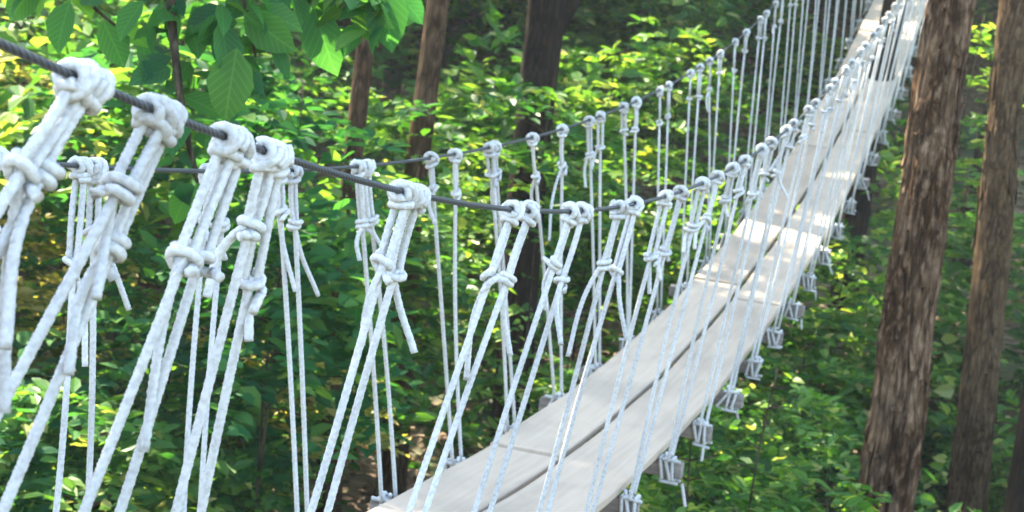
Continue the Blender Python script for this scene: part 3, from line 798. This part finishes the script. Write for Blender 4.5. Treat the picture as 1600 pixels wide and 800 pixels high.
# the rest of its crown
O, D = shell(np.array([-3.2, 5.6, 4.6]), 2.2, 2.2, 1.5, 420, .3); D[:, 2] *= .3
ok = ~near_bridge(O, 3.5) & ~lets_sun_through(O)
sprays(lv, O[ok], D[ok], 7, .5, .17, asp=.6, big=True)
cr_o = lv.build('crown', M['leaf_branch'], bt, smooth=True)
_st = np.array([(0, 0, 0), (.22, .38, 0), (.5, .5, 0), (.78, .32, 0), (1, 0, 0), (.78, -.32, 0), (.5, -.5, 0), (.22, -.38, 0), (.22, 0, 0), (.5, 0, 0), (.78, 0, 0)])
_at = cr_o.data.attributes.new('leaf_position', 'FLOAT_VECTOR', 'POINT')
_at.data.foreach_set('vector', np.tile(_st, (len(cr_o.data.vertices) // 11, 1)).astype(np.float32).ravel())


# ------------------------------------------------------------------ shrubs and saplings one can tell apart
def sapling(name, label, px, py, t, h, w_, ns, npl, tl, ll, lm='leaf_fern', cat='shrub', tiers=7, stem_r=.012, asp=.45, group=None):
    top = at(px, py, t); x, y = top[0], top[1]; gz = float(ground(x, y)); hh = top[2] - gz
    base = empty(name, (x, y, gz)); tag(base, label, cat, group)
    s = np.linspace(0, 1, 24); P = np.stack([x + .06 * np.sin(s * 4 + px) * s, y + .05 * np.sin(s * 5 + 1) * s, gz - .1 + (hh + .1) * s], -1)
    mb = MB(); bark_tube(mb, P, np.linspace(stem_r, stem_r * .3, 24), 9, .05, 1, 9)
    lv = MB(); O = []; D = []
    for q in range(ns):
        u = rng.uniform(max(0.12, 1 - h / hh), 1.0); k = min(23, int(u * 23)); f = (1 - u) * hh / h if hh > 0 else 0
        R_ = w_ * (1 - .75 * (1 - min(1, f)) ** 1.6) * rng.uniform(.35, 1); a = rng.uniform(0, 6.283)
        d = np.array([math.cos(a), math.sin(a), rng.uniform(-.1, .45)]); e = P[k] + d * R_
        if q % 3 == 0:
            tube(mb, np.stack([P[k], (P[k] + e) / 2 + np.array([0, 0, .05 * R_]), e]), np.array([stem_r * .45, stem_r * .3, stem_r * .15]), 5)
        O.append(e); D.append(d)
    mb.build('stem', M['stem'], base)
    O = np.array(O); ok = ~near_bridge(O, 2.0, .62, .40); sprays(lv, O[ok], np.array(D)[ok] * np.array([1, 1, .4]), npl, tl, ll, asp=asp, flat=.75)
    lv.build('foliage', M[lm], base, smooth=False)
    return base


sapling('sapling', 'bright green sapling with feathery leaves just below the right edge of the walkway', 1215, 575, 8.6, 1.7, .52, 120, 14, .26, .085, cat='sapling')
sapling('sapling', 'low yellow green sapling in the bottom right, left of the shaggy tree', 1100, 690, 8.0, 1.5, .55, 110, 14, .26, .08, cat='sapling')
sapling('sapling', 'small leafy sapling close against the lower trunk of the shaggy tree', 1300, 730, 8.3, 1.4, .45, 90, 13, .25, .085, cat='sapling')
sapling('shrub', 'broad green shrub behind the bright sapling under the far walkway', 1270, 560, 12.5, 1.8, .8, 110, 13, .32, .10)
sapling('shrub', 'shrub filling the gap between the two right hand tree trunks', 1440, 640, 15.0, 2.2, .6, 110, 12, .32, .11, lm='leaf_under')
sapling('shrub', 'dark leafy shrub at the right edge behind the slimmer tree', 1570, 330, 15.5, 2.6, .8, 120, 12, .36, .12, lm='leaf_under')
sapling('sapling', 'tall sapling with big green leaves hanging behind the near hangers on the left', 455, 330, 9.5, 1.1, .6, 80, 10, .36, .15, lm='leaf_big', cat='sapling', asp=.6)
sapling('shrub', 'leafy shrub at the bottom left under the nearest ropes', 150, 610, 9.0, 1.3, .75, 110, 11, .34, .13, lm='leaf_under', asp=.55)
sapling('shrub', 'shrub with sunlight painted into its pale yellow leaves on the slope at the far left', 40, 70, 12.2, 2.7, .85, 260, 11, .34, .12, lm='leaf_sunpaint', asp=.55)
sapling('shrub', 'rounded green shrub beside the foot of the dark forked tree', 905, 560, 12.0, 1.5, .7, 100, 12, .32, .11, lm='leaf_under')

for px_, py_, t_, h_, w_, ll_, lm_, lab in [
        (320, -20, 10.5, 3.6, .75, .15, 'leaf_big', 'tall big leaved sapling behind the two knots that meet on the near cable'),
        (190, 60, 11.5, 3.4, .6, .15, 'leaf_big', 'big leaved sapling beyond the nearest knot on the left'),
        (470, 130, 9.5, 1.5, .5, .14, 'leaf_big', 'big leaved sapling filling the space where the near and far cables cross'),
        (380, 560, 10.5, 1.6, .7, .15, 'leaf_big', 'low big leaved sapling in the lower left middle between the rope strands'),
        (40, 600, 9.0, 1.5, .7, .15, 'leaf_big', 'low big leaved sapling at the lower left corner'),
        (620, 130, 12.5, 3.4, .7, .14, 'leaf_under', 'upright leafy sapling behind the far cable left of the dark forked tree'),
        (650, 260, 11.4, 1.7, .55, .13, 'leaf_under', 'leafy sapling crown crossing in front of the dark trunk below the crossing cables'),
        (900, 10, 21.0, 4.5, 1.4, .16, 'leaf_under', 'leafy green sapling high on the slope right of the forked tree'),
        (1030, -20, 22.0, 4.8, 1.4, .16, 'leaf_fern', 'light green sapling high on the slope below the top edge, left of the far hangers'),
        (1180, -30, 23.0, 5.0, 1.3, .16, 'leaf_under', 'leafy sapling on the slope right behind the far hangers'),
        (1270, 60, 24.0, 5.0, 1.2, .16, 'leaf_fern', 'light green sapling on the slope next to the far end of the walkway'),
        (760, 90, 15.5, 3.6, .9, .13, 'leaf_fern', 'bright leafy sapling left of the dark forked trunk'),
        (960, 60, 15.5, 4.0, 1.1, .13, 'leaf_fern', 'bright leafy sapling right of the dark forked trunk'),
        (875, 120, 13.0, 1.1, .55, .13, 'leaf_under', 'leafy branchy sapling crossing in front of the dark forked trunk'),
        (1075, 40, 18.0, 4.2, 1.1, .14, 'leaf_fern', 'light green sapling behind the far knots of the far cable'),
        (230, 20, 16.0, 4.0, 1.0, .14, 'leaf_fern', 'sunlit airy sapling seen far behind the second knot'),
        (1335, 330, 14.5, 2.0, .7, .12, 'leaf_under', 'leafy shrubby sapling under the far walkway left of the shaggy trunk'),
        (1440, 480, 15.5, 2.2, .7, .12, 'leaf_under', 'low leafy sapling seen behind the shaggy trunk on the far slope'),
        (1530, 20, 14.5, 3.6, .45, .12, 'leaf_fern', 'narrow pale green sapling standing between the two right hand trunks')]:
    sapling('sapling', lab, px_, py_, t_, h_, w_, int(95 * max(1, h_ / 2.6)), 9, .36, ll_, lm=lm_, cat='sapling', asp=.56)

sapling('shrub', 'small added shrub with sunlight painted into its cream leaves low between the rope hangers left of the walkway', 535, 560, 10.6, .55, .3, 46, 9, .24, .10, lm='leaf_sunpaint', asp=.5)  # this shrub and the next are added as cream sun patches
sapling('shrub', 'added shrub with sunlight painted into its pale leaves behind the near ropes at middle left', 335, 465, 11.5, .6, .34, 50, 9, .26, .11, lm='leaf_sunpaint', asp=.5)
sapling('shrub', 'airy shrub with sunlight painted into its pale yellow leaves just below the near cable at the far left', 120, 300, 12.4, 1.4, .6, 90, 9, .30, .12, lm='leaf_sunpaint', asp=.5)
